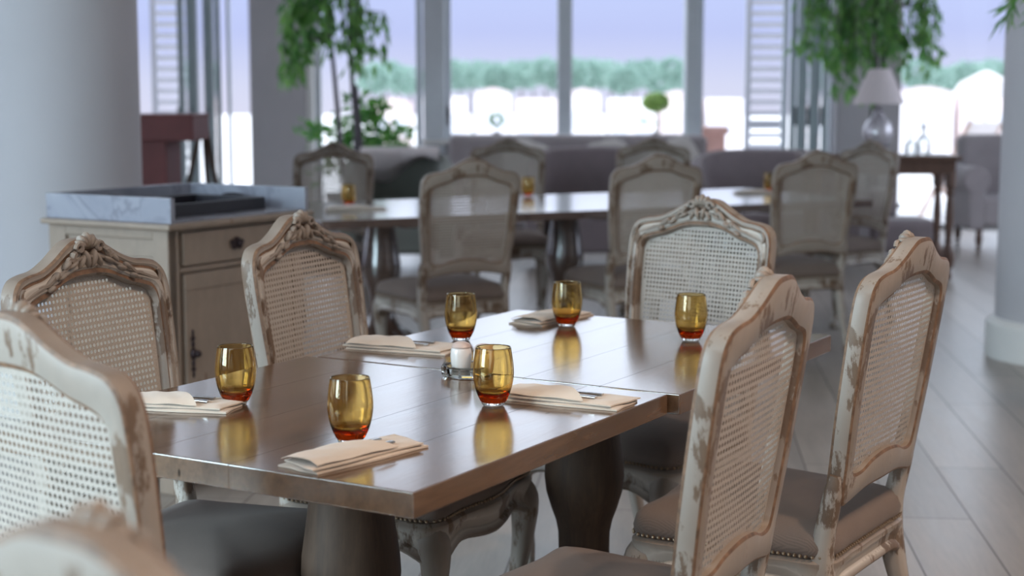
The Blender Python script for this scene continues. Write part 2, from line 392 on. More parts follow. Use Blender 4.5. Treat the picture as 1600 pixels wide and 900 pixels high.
pane_window('window_13', 3.0, 3.14, WY+.1, 0, Z1, .02)
pane_window('window_2', -1.93, -.88, WY+.1, 0, Z1)
# thick post and mullions
boxes('trim_5', 'white_joinery', [(-.86, -.65, WY-.12, WY+.22, 0, Z1)], .008)
pane_window('window_3', -.65, .495, WY+.1, .885, Z1, .05, 'white_joinery', handle=-.62)
pane_window('window_4', .495, 1.735, WY+.1, .885, Z1, .05, 'white_joinery', handle=.53)
boxes('trim_6', 'white_joinery', [(.445, .585, WY-.03, WY+.22, .885, Z1)], .008)
boxes('trim_7', 'white_joinery', [(1.69, 1.82, WY-.03, WY+.22, .885, Z1)], .008)
pane_window('window_5', 1.82, 2.70, WY+.1, 0, Z1, .05)
pane_window('window_6', 3.76, 5.4, WY+.1, 0, Z1, .05)
# folded leaves standing beside the openings (each narrow, seen almost edge on)
def folded_leaf(name, x, y0, y1, ang):
    o = thing(name, None, 'x'); del o['label']; del o['category']; o['kind'] = 'structure'
    bm = bmesh.new(); W = y1-y0
    for a, b_ in ((0, .09), (W-.09, W)): box(bm, -.025, .025, a, b_, 0, 4.2, .004)
    for a, b_ in ((0, .2), (4.1, 4.2)): box(bm, -.025, .025, .09, W-.09, a, b_, .004)
    finish('leaf_frame', bm, 'sage_joinery', o)
    bm = bmesh.new(); box(bm, -.006, .006, .07, W-.07, .15, 4.12); finish('pane', bm, 'window_glass', o, False)
    bm = bmesh.new(); box(bm, -.045, -.025, .03, .055, 1.02, 1.2, .004); finish('door_handle', bm, 'dark_iron', o)
    o.location = (x, y0, .01); o.rotation_euler = (0, 0, ang)
folded_leaf('door_1', -3.10, WY-.62, WY, .05); folded_leaf('door_2', -2.98, WY-.62, WY, -.03); folded_leaf('door_3', -2.82, WY-.62, WY, .06)
folded_leaf('door_4', 2.70, WY-.62, WY, -.05); folded_leaf('door_5', 2.82, WY-.62, WY, -.04); folded_leaf('door_6', 2.94, WY-.62, WY, -.06)
pane_window('window_7', 2.2, 5.2, -4.3, .5, 3.1, .06, axis='y', mid=3.7)
pane_window('window_11', -1.2, 1.6, -4.3, .5, 3.1, .06, axis='y', mid=.2)
pane_window('window_8', 8.4, 12.2, -4.3, .5, 3.1, .06, axis='y', mid=10.3)
pane_window('window_9', 8.6, 12.4, 5.7, .5, 3.1, .06, axis='y', mid=10.5)
pane_window('window_10', -4.3, -1.0, -3.3, .5, 3.1, .06, mid=-2.65)
# round columns
def column(name, x, y, r):
    bm = bmesh.new(); lathe(bm, [(r, 0), (r, 4.6)], 64, (x, y, 0)); o = struct(name, bm, 'column_plaster', True)
    bm = bmesh.new(); lathe(bm, [(r, 0), (r+.045, 0), (r+.045, .165), (r+.03, .185), (r+.012, .19), (r, .20)], 64, (x, y, 0)); finish('plinth', bm, 'trim_white', o)
column('trim_8', -1.985, 6.85, .37)
column('trim_9', 2.885, 7.98, .40)

# ---------------------------------------------------------------- outside
bm = bmesh.new(); box(bm, -9, 14, WY+.3, 23, -.12, -.02); o = struct('terrace', bm, 'terrace_stone')
bm = bmesh.new(); box(bm, -120, 120, 23, 320, -4.0, -3.2); o = struct('ground', bm, 'terrace_stone')
def shutter(x0, x1, y, label, z0=.0, z1=4.0):
    t = thing('louvred_shutter', label, 'shutter', ((x0+x1)/2, y, 0)); hw = (x1-x0)/2
    bm = bmesh.new()
    for a, b_ in ((-hw, -hw+.06), (hw-.06, hw)): box(bm, a, b_, -.02, .02, z0, z1, .003)
    for a, b_ in ((z0, z0+.1), (z1-.08, z1)): box(bm, -hw+.06, hw-.06, -.02, .02, a, b_, .003)
    box(bm, -hw+.06, hw-.06, -.02, .02, .97, 1.06, .003)
    finish('shutter_frame', bm, 'shutter_white', t)
    z = z0+.14; bm = bmesh.new()
    while z < z1-.1:
        box(bm, -hw+.065, hw-.065, -.035, .035, -.004, .004, 0, Matrix.Translation((0, 0, z)) @ Matrix.Rotation(-.75, 4, 'X')); z += .112
    finish('slats', bm, 'shutter_white', t, False)
shutter(-3.68, -3.22, WY+.75, 'white louvred shutter outside the far left window behind the dark red podium', -.02)
shutter(2.38, 2.82, WY+.75, 'white louvred shutter outside, right of the middle windows by the hanging leaves', -.02)
def foliage(bm, n, fn, size=(.05, .09), wid=.32):
    for _ in range(n):
        p, d = fn(); s = random.uniform(*size); d = Vector(d).normalized()
        sd = d.cross(Vector((random.uniform(-1, 1), random.uniform(-1, 1), random.uniform(-.3, .3)))).normalized(); nn = d.cross(sd)
        p = Vector(p); w_ = s*wid
        a = bm.verts.new(p); b_ = bm.verts.new(p+d*s*.45+sd*w_*.5+nn*s*.04); c = bm.verts.new(p+d*s-nn*s*.06); e = bm.verts.new(p+d*s*.45-sd*w_*.5+nn*s*.04); f = bm.verts.new(p+d*s*.5-nn*s*.02)
        bm.faces.new((a, b_, f)); bm.faces.new((b_, c, f)); bm.faces.new((c, e, f)); bm.faces.new((e, a, f))
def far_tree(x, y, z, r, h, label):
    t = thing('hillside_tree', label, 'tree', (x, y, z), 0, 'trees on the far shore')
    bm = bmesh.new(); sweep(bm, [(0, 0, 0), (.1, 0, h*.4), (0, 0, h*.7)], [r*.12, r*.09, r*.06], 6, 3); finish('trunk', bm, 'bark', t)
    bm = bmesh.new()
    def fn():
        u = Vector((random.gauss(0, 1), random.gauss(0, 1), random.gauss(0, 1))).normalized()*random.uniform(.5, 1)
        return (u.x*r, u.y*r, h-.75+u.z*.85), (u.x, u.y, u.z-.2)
    foliage(bm, 330, fn, (r*.3, r*.5), .8); finish('crown', bm, 'hazed_foliage', t, False)
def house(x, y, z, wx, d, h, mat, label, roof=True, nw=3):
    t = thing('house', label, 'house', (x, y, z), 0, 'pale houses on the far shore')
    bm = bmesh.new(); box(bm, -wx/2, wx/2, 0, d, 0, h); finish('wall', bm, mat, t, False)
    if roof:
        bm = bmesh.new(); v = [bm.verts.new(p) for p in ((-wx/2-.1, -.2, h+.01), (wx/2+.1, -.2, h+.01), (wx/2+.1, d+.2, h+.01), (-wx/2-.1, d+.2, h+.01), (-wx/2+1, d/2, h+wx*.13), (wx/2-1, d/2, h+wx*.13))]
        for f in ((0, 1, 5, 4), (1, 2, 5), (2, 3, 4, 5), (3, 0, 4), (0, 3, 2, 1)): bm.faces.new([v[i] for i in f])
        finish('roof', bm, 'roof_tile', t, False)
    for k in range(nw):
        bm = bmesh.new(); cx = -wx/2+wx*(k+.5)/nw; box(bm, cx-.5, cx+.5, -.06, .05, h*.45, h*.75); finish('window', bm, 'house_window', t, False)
Y0 = 110
ORD = ['leftmost', 'second from left', 'third from left', 'fourth from left', 'fifth from left', 'sixth from left', 'seventh from left', 'eighth from left', 'ninth from left', 'tenth from left']
PANES = [(586, 662, 'the window behind the fig tree'), (700, 874, 'the left middle window'), (896, 1068, 'the right middle window'), (1430, 1545, 'the far right window')]
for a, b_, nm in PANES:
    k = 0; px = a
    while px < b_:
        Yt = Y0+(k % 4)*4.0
        far_tree((px-800)/2463*Yt, Yt, -3.2, random.uniform(.95, 1.1), random.uniform(6.1, 6.75), f'haze-paled green far shore tree, {ORD[k]} in {nm}')
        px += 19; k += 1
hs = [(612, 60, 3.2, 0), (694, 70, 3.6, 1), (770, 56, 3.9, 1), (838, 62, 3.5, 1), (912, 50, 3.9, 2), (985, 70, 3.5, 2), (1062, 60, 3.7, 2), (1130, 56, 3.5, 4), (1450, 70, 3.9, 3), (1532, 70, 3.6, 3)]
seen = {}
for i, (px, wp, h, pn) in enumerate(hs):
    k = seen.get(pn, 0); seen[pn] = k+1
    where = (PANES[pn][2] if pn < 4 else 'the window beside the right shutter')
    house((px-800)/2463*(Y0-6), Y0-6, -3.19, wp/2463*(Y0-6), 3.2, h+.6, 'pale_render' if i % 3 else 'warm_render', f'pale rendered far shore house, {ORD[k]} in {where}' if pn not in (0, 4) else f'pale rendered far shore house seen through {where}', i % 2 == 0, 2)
# parasol and lounge chair on the terrace
t = thing('parasol', 'pale parasol standing open on the terrace at the right edge', 'parasol', (5.55, 18.6, -.02))
bm = bmesh.new(); lathe(bm, [(0, 1.62), (.06, 1.60), (.30, 1.48), (.42, 1.30), (.41, 1.29), (.28, 1.45), (.05, 1.57), (0, 1.58)], 16); finish('canopy', bm, 'canvas_pale', t)
bm = bmesh.new(); lathe(bm, [(0, 0), (.2, 0), (.2, .05), (.025, .08), (.025, 1.58), (0, 1.58)], 16); finish('pole', bm, 'trim_white', t)
t = thing('deck_chair', 'pale wooden folding deck chair out on the terrace', 'chair', (4.75, 17.6, -.02), .6)
bm = bmesh.new()
for s in (-.27, .27):
    box(bm, s-.015, s+.015, -.02, .02, 0, 1.25, .003, Matrix.Rotation(-.6, 4, 'Y') if False else Matrix.Rotation(.55, 4, 'X') @ Matrix.Translation((0, 0, 0)))
    box(bm, s-.012, s+.012, -.02, .02, 0, .9, .003, Matrix.Translation((0, -.6, 0)) @ Matrix.Rotation(-.75, 4, 'X'))
finish('frame', bm, 'teak_pale', t)
bm = bmesh.new(); box(bm, -.25, .25, -.004, .004, .3, 1.22, 0, Matrix.Rotation(.55, 4, 'X')); finish('sling', bm, 'canvas_pale', t, False)
t = thing('terrace_planter', 'pinkish terracotta planter on the terrace behind the middle windows', 'planter', (2.1, 16.9, -.02))
bm = bmesh.new(); box(bm, -.16, .16, -.16, .16, 0, .98, .01); box(bm, -.19, .19, -.19, .19, .92, 1.0, .01); finish('body', bm, 'terracotta', t)

# ---------------------------------------------------------------- cane-back chair
def lean(z): return -(z-.43)*.150 if z > .43 else 0
OUT = [(0, 1.030), (.035, 1.027), (.065, 1.012), (.10, .990), (.14, .972), (.18, .966), (.212, .955), (.232, .925), (.236, .88), (.233, .80), (.225, .70), (.214, .62), (.205, .55), (.19, .535), (.14, .545), (.08, .553), (0, .553)]
INN = [(0, .944), (.035, .943), (.065, .938), (.095, .927), (.125, .916), (.155, .909), (.182, .900), (.194, .885), (.196, .86), (.194, .79), (.188, .70), (.180, .64), (.174, .605), (.16, .592), (.12, .592), (.07, .606), (0, .612)]
def st(z):
    if z > .93: z = .93+(z-.93)*.80
    return .55+(z-.55)*1.10 if z > .55 else z
def stretch(bm):
    for v in bm.verts: v.co = (v.co.x, v.co.y+lean(st(v.co.z))-lean(v.co.z), st(v.co.z))
def loop(h):
    full = h + [(-x, z) for x, z in reversed(h[1:-1])]
    return [(v.x, v.y) for v in catmull([(x, z, 0) for x, z in full], 5, True)]
LO, LI = loop(OUT), loop(INN)
def make_frame(parent):
    bm = bmesh.new(); prof = [(0, -.022), (0, .006), (.06, .012), (.20, .012), (.28, .006), (.38, .006), (.5, .013), (.72, .014), (.80, .008), (.92, .010), (1.0, .003), (1.0, -.021), (.9, -.025), (.1, -.026)]
    rings = []
    for (xo, zo), (xi, zi) in zip(LO, LI):
        ring = []
        for t_, y in prof:
            x = xo+(xi-xo)*t_; z = zo+(zi-zo)*t_; cv = .012*(1-(x/.24)**2)
            ring.append(bm.verts.new((x, lean(z)+y-cv*.8+.004, z)))
        rings.append(ring)
    N = len(rings); K = len(prof)
    for i in range(N):
        a, b_ = rings[i], rings[(i+1) % N]
        for k in range(K): bm.faces.new((a[k], a[(k+1) % K], b_[(k+1) % K], b_[k]))
    stretch(bm); o = finish('back_frame', bm, 'worn_paint', parent, angle=50); o.data.materials.append(M['brown_glaze'])
    for i, p in enumerate(o.data.polygons):
        if i % K in (1, 4, 8, 11, 13): p.material_index = 1
    return o
def make_cane(parent, off):
    bm = bmesh.new(); P = .0112; R = P*.295; cx, cz = 0, .77
    big = [(x*1.055, cz+(z-cz)*1.035) for x, z in LI]; small = [(x*.95, cz+(z-cz)*.965) for x, z in LI]
    cache = {}
    def gv(x, z):
        k = (round(x*1e4), round(z*1e4))
        if k not in cache: cache[k] = bm.verts.new((x, lean(z)+off-.010*(1-(x/.24)**2), z))
        return cache[k]
    for i in range(-19, 19):
        for j in range(-17, 21):
            x = (i+.5)*P; z = cz+j*P
            if not inside(big, x, z): continue
            h = P/2; o = [gv(x+a*h, z+b_*h) for a, b_ in ((1, -1), (1, 0), (1, 1), (0, 1), (-1, 1), (-1, 0), (-1, -1), (0, -1))]
            if not inside(small, x, z): bm.faces.new(o); continue
            inn = []
            for k in range(8):
                a = -PI/4+k*PI/4; px, pz = x+R*math.cos(a), z+R*math.sin(a)
                inn.append(bm.verts.new((px, lean(pz)+off-.010*(1-(px/.24)**2), pz)))
            for k in range(8): bm.faces.new((o[k], o[(k+1) % 8], inn[(k+1) % 8], inn[k]))
    stretch(bm); return finish('cane_panel', bm, 'cane', parent)
def make_carving(parent):
    bm = bmesh.new()
    def e(x, z, rx, rz, a=0, ry=.010, yo=.010): ell(bm, (x, lean(z)+yo, z), (rx, ry, rz), (0, a, 0), 2)
    # central palmette standing up over the rail
    for a, l in ((-.95, .026), (-.5, .032), (0, .036), (.5, .032), (.95, .026)):
        e(math.sin(a)*.024, 1.008+math.cos(a)*.018, .0085, l*.55, a, .013, .008)
    for s in (-1, 1):
        e(s*.010, .985, .007, .022, s*.25, .012); e(s*.026, .980, .006, .018, -s*.5, .010)
        pts = [(s*(.030+.004*math.cos(t_)*(1-t_/9)*3), lean(1.01)+.014, 1.010+.013*math.sin(t_)*(1-t_/9)) for t_ in [k*.8 for k in range(8)]]
        sweep(bm, pts, [.005]*8, 6, 2)
        pts = [(s*(.045+.03*k/5), lean(.99)+.014, .998-.018*k/5+.006*math.sin(k*2.2)) for k in range(6)]
        sweep(bm, pts, [.006, .008, .006, .007, .005, .002], 6, 3)
        for k in range(5):
            x = .055+.018*k; e(s*x, .982-.011*k+(.008 if k % 2 else -.005), .017-.0014*k, .0062, s*(.5+.35*(k % 2)), .009, .013)
        pts = [(s*(.10+.012*k), lean(.95)+.013, .958-.005*k+.004*math.sin(k*1.6)) for k in range(6)]
        sweep(bm, pts, [.003, .005, .006, .005, .004, .002], 6, 3)
        pts = [(s*(.205+.008*math.cos(t_)), lean(.93)+.014, .925+.014*math.sin(t_)) for t_ in (-2.2, -1.2, 0, 1.2, 2)]
        sweep(bm, pts, [.002, .004, .005, .004, .002], 6, 3)
    sweep(bm, [(-.205, lean(.92)+.012, .918), (-.16, lean(.93)+.012, .932), (-.10, lean(.95)+.012, .955), (-.05, lean(.98)+.012, .982), (0, lean(.99)+.012, .99), (.05, lean(.98)+.012, .982), (.10, lean(.95)+.012, .955), (.16, lean(.93)+.012, .932), (.205, lean(.92)+.012, .918)], [.004]*9, 6, 4)
    stretch(bm); return finish('carved_crest', bm, 'worn_paint', parent)
SEAT = catmull([(-.205, -.01, 0), (-.10, -.018, 0), (0, -.018, 0), (.10, -.018, 0), (.205, -.01, 0), (.222, .10, 0), (.240, .26, 0), (.258, .41, 0), (.235, .458, 0), (.14, .462, 0), (0, .485, 0), (-.14, .462, 0), (-.235, .458, 0), (-.258, .41, 0), (-.240, .26, 0), (-.222, .10, 0)], 5, True)
SD = .86
SEAT = [Vector((v.x, v.y*SD, 0)) for v in SEAT]
def ring_sweep(bm, prof, zfun=None):
    N = len(SEAT); rings = []
    for i, p in enumerate(SEAT):
        t_ = (SEAT[(i+1) % N]-SEAT[i-1]).normalized(); nn = Vector((t_.y, -t_.x, 0)); ring = []
        for o_, z in prof:
            zz = z if zfun is None else zfun(p, z); ring.append(bm.verts.new((p.x+nn.x*o_, p.y+nn.y*o_, zz)))
        rings.append(ring)
    return rings
def close(bm, rings, wrap=True):
    N = len(rings); K = len(rings[0])
    for i in range(N):
        a, b_ = rings[i], rings[(i+1) % N]
        for k in range(K if wrap else K-1): bm.faces.new((a[k], a[(k+1) % K], b_[(k+1) % K], b_[k]))
def make_rail(parent):
    bm = bmesh.new()
    def zf(p, z):
        if z > .40: return z
        cx = min(1, abs(p.x)/.25); cy = abs((p.y/SD-.22)/.24)
        near = min(1, max(0, (min(cx, cy)-.55)/.45)); mid = .012*math.cos(min(1, abs(p.x)/.12)*PI/2) if p.y/SD > .44 else 0
        return z - .045*near**1.5 - mid
    close(bm, ring_sweep(bm, [(-.03, .425), (.004, .425), (.012, .418), (.012, .408), (.005, .400), (.003, .385), (.011, .378), (.013, .368), (.006, .360), (-.03, .360)], zf))
    return finish('seat_rail', bm, 'worn_paint', parent)
def make_seat(parent):
    bm = bmesh.new(); rings = ring_sweep(bm, [(-.004, .420), (.007, .432), (.010, .448), (.004, .468), (-.012, .484)]); close(bm, rings, False)
    last = [r[-1] for r in rings]; c = Vector((0, .23*SD, 0))
    for s, z in ((.82, .496), (.6, .506), (.35, .512), (.12, .514)):
        new = [bm.verts.new((c.x+(SEAT[i].x-c.x)*s, c.y+(SEAT[i].y-c.y)*s, z)) for i in range(len(SEAT))]
        for i in range(len(new)): j = (i+1) % len(new); bm.faces.new((last[i], last[j], new[j], new[i]))
        last = new
    bm.faces.new(last); bm.faces.new([r[0] for r in reversed(rings)])
    return finish('seat', bm, 'seat_fabric', parent, angle=80)
def make_nails(parent):
    bm = bmesh.new(); N = len(SEAT); acc = 0
    for i in range(N):
        a, b_ = SEAT[i], SEAT[(i+1) % N]; L_ = (b_-a).length; t_ = (b_-a).normalized(); nn = Vector((t_.y, -t_.x, 0))
        while acc < L_:
            p = a+t_*acc+nn*.0095; b2 = bmesh.new(); bmesh.ops.create_icosphere(b2, subdivisions=1, radius=.0042); merge(bm, b2, Matrix.Translation((p.x, p.y, .4315))); acc += .0115
        acc -= L_
    return finish('nailhead_trim', bm, 'brass_nail', parent)
def make_chair(label):
    t = thing('dining_chair', label, 'chair')
    make_frame(t); make_cane(t, -.006); make_carving(t); make_rail(t); make_seat(t); make_nails(t)
    for s in (-1, 1):
        bm = bmesh.new(); sweep(bm, [(s*.20, -.105, 0), (s*.196, -.082, .10), (s*.194, -.035, .25), (s*.198, -.004, .37), (s*.201, -.004, .46), (s*.208, lean(.56)-.004, .56), (s*.210, lean(.60)-.004, .60)],
                                [.017, .016, .019, .025, .021, .018, .012], 12, 5, 1.5); finish('rear_leg', bm, 'worn_paint', t)
        bm = bmesh.new(); sweep(bm, [(s*.225, .425, .405), (s*.240, .448, .365), (s*.238, .447, .27), (s*.226, .432, .14), (s*.226, .436, .05), (s*.238, .452, .02), (s*.242, .460, .0)],
                                [.030, .034, .025, .017, .0155, .024, .018], 12, 5, 1.4)
        ell(bm, (s*.246, .466, .024), (.02, .02, .016)); ell(bm, (s*.248, .458, .352), (.014, .014, .03)); bm.transform(Matrix.Translation((0, -.062, 0))); finish('front_leg', bm, 'worn_paint', t)
    return t
G1 = 'cane back chairs around the laid table'; G2 = 'cane back chairs around the long table by the windows'
R_ = math.radians
chairs = [
    ((-.600, 2.155), -40, 'whitewashed cane back chair at the near left of the table, seen from behind', G1),
    ((-.769, 3.086), -114, 'cane back chair at far left beside the marble topped cabinet, carved brown crest', G1),
    ((-.422, 3.685), -114, 'cane back chair beside the cabinet drawer, at the left of the far square table', G1),
    ((.461, 4.228), 137, 'pale cane back chair at the far end of the laid table, facing the camera', G1),
    ((.327, 2.54), 63, 'nearer cane back chair at the right of the laid table, cut by the bottom edge', G1),
    ((.724, 3.21), 57, 'further cane back chair at the right of the laid table, seat nailheads in view', G1),
    ((-.235, 1.12), -35, 'blurred crest of a cane back chair close to the camera, bottom left corner', G1),
    ((-.217, 6.95), 27, 'cane back chair seen from behind, left one on the near side of the long table', G2),
    ((.643, 7.426), 22, 'cane back chair seen from behind, middle one on the near side of the long table', G2),
    ((1.467, 7.85), 21, 'cane back chair seen from behind, right one on the near side of the long table', G2),
    ((-1.03, 8.95), 172, 'cane back chair beyond the left end of the long table, facing the camera', G2),
    ((-.028, 9.78), 179, "cane back chair at the far side of the long table, before the sofa's left end", G2),
    ((.90, 9.95), 182, "cane back chair at the far side of the long table, before the sofa's right end", G2),
    ((2.05, 9.35), 122, 'pale chair at the right end of the long table, below the table lamp', G2),
]
proto = make_chair(chairs[0][2]); proto['group'] = G1
for i, ((x, y), a, lab, g) in enumerate(chairs):
    if i == 0: proto.location = (x, y, 0); proto.rotation_euler = (0, 0, R_(a))
    else: dup(proto, (x, y, 0), R_(a), lab, g)

# ---------------------------------------------------------------- dining tables
TH = R_(59.51)   # local x runs along the table
U = Vector((math.cos(TH), math.sin(TH), 0)); V = Vector((-math.sin(TH), math.cos(TH), 0)); A = Vector((-.145, 2.264, 0)); S = .885
PED = [(0, .085), (.13, .085), (.135, .10), (.125, .125), (.10, .15), (.075, .185), (.064, .22), (.060, .27), (.061, .315), (.067, .345), (.078, .375), (.090, .415), (.094, .45), (.092, .485), (.084, .54), (.075, .61), (.067, .66), (.062, .70), (.062, .724), (0, .724)]
def square_table(label, cx, cy, rz, lx, ly, topmat='table_top_wood', pedmat='pedestal_wood', group=None, ps=1.0):
    t = thing('dining_table', label, 'table', (cx, cy, 0), rz, group)
    bm = bmesh.new(); box(bm, -lx/2, lx/2, -ly/2, ly/2, .719, .76, .003); finish('tabletop', bm, topmat, t)
    bm = bmesh.new(); box(bm, -lx*.33, lx*.33, -.04, .04, .69, .724, .004); box(bm, -.04, .04, -ly*.33, ly*.33, .69, .724, .004); finish('cleat', bm, pedmat, t)
    bm = bmesh.new(); lathe(bm, [(r*ps, z) for r, z in PED], 40); finish('pedestal', bm, pedmat, t)
    bm = bmesh.new()
    for k in range(4):
        b2 = bmesh.new(); sweep(b2, [(.05, 0, .12), (.11, 0, .105), (.18, 0, .065), (.23, 0, .03)], [.045, .042, .034, .028], 12, 5, 1.6); merge(bm, b2, Matrix.Rotation(k*PI/2, 4, 'Z'))
    finish('pedestal_foot', bm, pedmat, t); return t
c1 = A+U*(S/2)+V*(S/2); square_table('near square brown wooden table holding three amber glasses, nearest the camera', c1.x, c1.y, TH, S, S, group='square tables pushed together')
c2 = A+U*(S+.008+S/2)+V*(S/2-.022); square_table('second square brown wooden table pushed against the far edge of the near one', c2.x, c2.y, TH, S, S, group='square tables pushed together')
TB = math.atan2(1.427, 2.825); ub = Vector((math.cos(TB), math.sin(TB), 0)); nb = Vector((-math.sin(TB), math.cos(TB), 0)); B0 = Vector((-.87, 7.19, 0))
for k, lab in enumerate(('dark table, left of three joined by the windows', 'dark table, middle of three joined by the windows', 'dark table, right of three joined by the windows')):
    c = B0+ub*(.53+1.065*k)+nb*.6; square_table(lab, c.x, c.y, TB, 1.06, 1.2, 'dark_table_wood', 'dark_table_wood', 'dark tables joined by the windows', 1.1)

# ---------------------------------------------------------------- amber tumblers
def make_glass(label, loc, rz, group):
    t = thing('amber_glass', label, 'glass', loc, rz, group)
    ou = [(0, .0082), (.0232, .0082), (.0262, .013), (.0305, .022), (.0350, .036), (.0380, .052), (.0388, .064), (.0378, .080), (.0355, .097), (.0334, .1105), (.0328, .1118)]
    inn = [(.0318, .1118), (.0314, .110), (.0336, .097), (.0360, .080), (.0370, .064), (.0360, .052), (.0328, .036), (.0276, .0255), (.019, .0225), (.010, .0210), (0, .0206)]
    P1 = [(v.x, v.y) for v in catmull([(r, z, 0) for r, z in ou[2:]], 3)]; P2 = [(v.x, v.y) for v in catmull([(r, z, 0) for r, z in inn], 3)]
    bm = bmesh.new(); lathe(bm, [(0, .0082), (.0232, .0082), (.0250, .0105)]+P1+P2, 48); finish('bowl', bm, 'amber_glass', t, angle=60)
    bm = bmesh.new(); lathe(bm, [(0, .0008), (.0190, .0008), (.0212, .003), (.0228, .0080), (0, .0080)], 48); finish('base', bm, 'clear_glass', t, angle=50)
    return t
T = .7603
gp = [(-.520, 2.924, 'amber glass tumbler behind the folded napkin at the left of the near table'),
      (-.271, 2.596, 'amber glass tumbler nearest the camera, standing behind the folded napkin at the table edge'),
      (-.035, 2.912, 'amber glass tumbler in front of the salt and pepper shakers'),
      (-.121, 3.696, 'amber glass tumbler behind the white shakers, at the left of the far square table'),
      (.138, 3.923, 'amber glass tumbler beside the napkin at the far left corner of the laid table'),
      (.423, 3.687, 'amber glass tumbler in front of the pale chair at the far end')]
g0 = make_glass(gp[0][2], (gp[0][0], gp[0][1], T), 0, 'amber tumblers on the laid table')
for i, (x, y, lab) in enumerate(gp[1:]): dup(g0, (x, y, T), i*.7, lab)
for x, y, lab in ((-.844, 8.139, 'small amber glass at the left end of the long table'), (.09, 8.85, 'small amber glass partly hidden behind a chair, middle of the long table'), (1.521, 9.295, 'small amber glass toward the right end of the long table')):
    dup(g0, (x, y, T), .3, lab, 'amber tumblers on the long table by the windows')

# ---------------------------------------------------------------- napkins with cutlery
def fold_layer(bm, lx, ly, z0, z1, amp, ph, skew=0):
    nx, ny = 24, 12; top = {}; bot = {}
    for i in range(nx+1):
        for j in range(ny+1):
            u, v = i/nx, j/ny; x = (u-.5)*lx+skew*(v-.5)*.02+.0015*math.sin(v*9+ph); y = (v-.5)*ly+.002*math.sin(u*7+ph)
            ed = min(1, min(v, 1-v)*9, min(u, 1-u)*14); wv_ = amp*(math.sin(u*11+ph+v*4)*.5+math.sin(v*13+ph*2)*.5)
            top[i, j] = bm.verts.new((x, y, z0+(z1-z0)*(.45+.55*math.sqrt(ed))+wv_*ed)); bot[i, j] = bm.verts.new((x, y, z0))
    for i in range(nx):
        for j in range(ny):
            bm.faces.new((top[i, j], top[i+1, j], top[i+1, j+1], top[i, j+1])); bm.faces.new((bot[i, j], bot[i, j+1], bot[i+1, j+1], bot[i+1, j]))
    for i in range(nx):
        for j in (0, ny): bm.faces.new((top[i, j], bot[i, j], bot[i+1, j], top[i+1, j]))
    for j in range(ny):
        for i in (0, nx): bm.faces.new((top[i, j], top[i, j+1], bot[i, j+1], bot[i, j]))
def make_napkin(label, x, y, rz, lx, ly, group='folded napkins on the laid table', flip=1, slab=''):
    t = thing('folded_napkin', label, 'napkin', (x, y, T), rz, group)
    bm = bmesh.new(); fold_layer(bm, lx, ly, .0002, .0070, .0009, 1.2); fold_layer(bm, lx*.985, ly*.96, .0073, .0128, .0011, 2.6, 1); finish('cloth', bm, 'napkin_linen', t)
    # pocket flap: a wedge folded over one half, open along its slanted edge
    bm = bmesh.new(); nx, ny = 14, 10; g = {}
    for i in range(nx+1):
        for j in range(ny+1):
            u, v = i/nx, j/ny; xe = lx*(.20*(1-v)-.16*v+.02); x_ = -lx*.492+(xe+lx*.492)*u; y_ = (v-.5)*ly*.95
            z = .0138+.0045*min(1, min(v, 1-v)*6)+.0065*math.sin(v*PI)*(.25+.75*u)+.0009*math.sin(u*12+v*5)
            for s, k in ((0, 0), (1, .0011)): g[i, j, s] = bm.verts.new((flip*x_, y_, z+k))
    for s in (0, 1):
        for i in range(nx):
            for j in range(ny): bm.faces.new((g[i, j, s], g[i+1, j, s], g[i+1, j+1, s], g[i, j+1, s]))
    for i in range(nx):
        for j in (0, ny): bm.faces.new((g[i, j, 0], g[i+1, j, 0], g[i+1, j, 1], g[i, j, 1]))
    for j in range(ny):
        for i in (0, nx): bm.faces.new((g[i, j, 0], g[i, j+1, 0], g[i, j+1, 1], g[i, j, 1]))
    finish('pocket_flap', bm, 'napkin_linen', t)
    R = Matrix.Rotation(rz, 4, 'Z')
    for nm, oy, an in (('fork', .010, .05), ('knife', -.012, -.07)):
        o = R @ Vector((-flip*lx*.04, oy, 0))
        bm = bmesh.new()
        L_ = lx*.62
        b2 = bmesh.new(); sweep(b2, [(L_*.5, 0, .0), (L_*.3, 0, .0006), (0, 0, .0004), (-L_*.12, 0, 0)], [.0065, .0055, .0035, .003], 10, 4, 1.3, thin=.32); merge(bm, b2)
        if nm == 'fork':
            b2 = bmesh.new(); sweep(b2, [(-L_*.12, 0, 0), (-L_*.2, 0, -.0004), (-L_*.27, 0, 0)], [.003, .008, .0095], 10, 4, 1, thin=.16); merge(bm, b2)
            for k in range(4):
                b2 = bmesh.new(); sweep(b2, [(-L_*.25, (k-1.5)*.0048, 0), (-L_*.42, (k-1.5)*.0048, .0004)], [.0014, .0009], 6, 2); merge(bm, b2)
        else:
            b2 = bmesh.new(); sweep(b2, [(-L_*.12, 0, 0), (-L_*.2, 0, 0), (-L_*.4, .001, 0), (-L_*.46, .003, 0)], [.004, .008, .0075, .002], 10, 4, 1, thin=.14); merge(bm, b2)
        c = finish(nm, bm, 'steel'); c.location = (x+o.x, y+o.y, T+.0163); c.rotation_euler = (0, 0, rz+an+(PI if flip < 0 else 0))
        tag(c, f'polished steel {nm} tucked in the {slab}', nm, 'cutlery wrapped in the napkins')
make_napkin('folded beige napkin at the left of the near table, beside the leftmost glass', -.612, 2.900, R_(-12), .20, .10, slab='napkin at the left of the near table')
make_napkin('folded beige napkin on the near corner of the table with its pocket flap raised', -.252, 2.492, R_(50), .25, .088, slab='napkin on the near table corner')
make_napkin('folded pale napkin at the middle left of the tables, before the third chair', -.245, 3.575, R_(-22), .25, .12, slab='napkin left of the shakers')
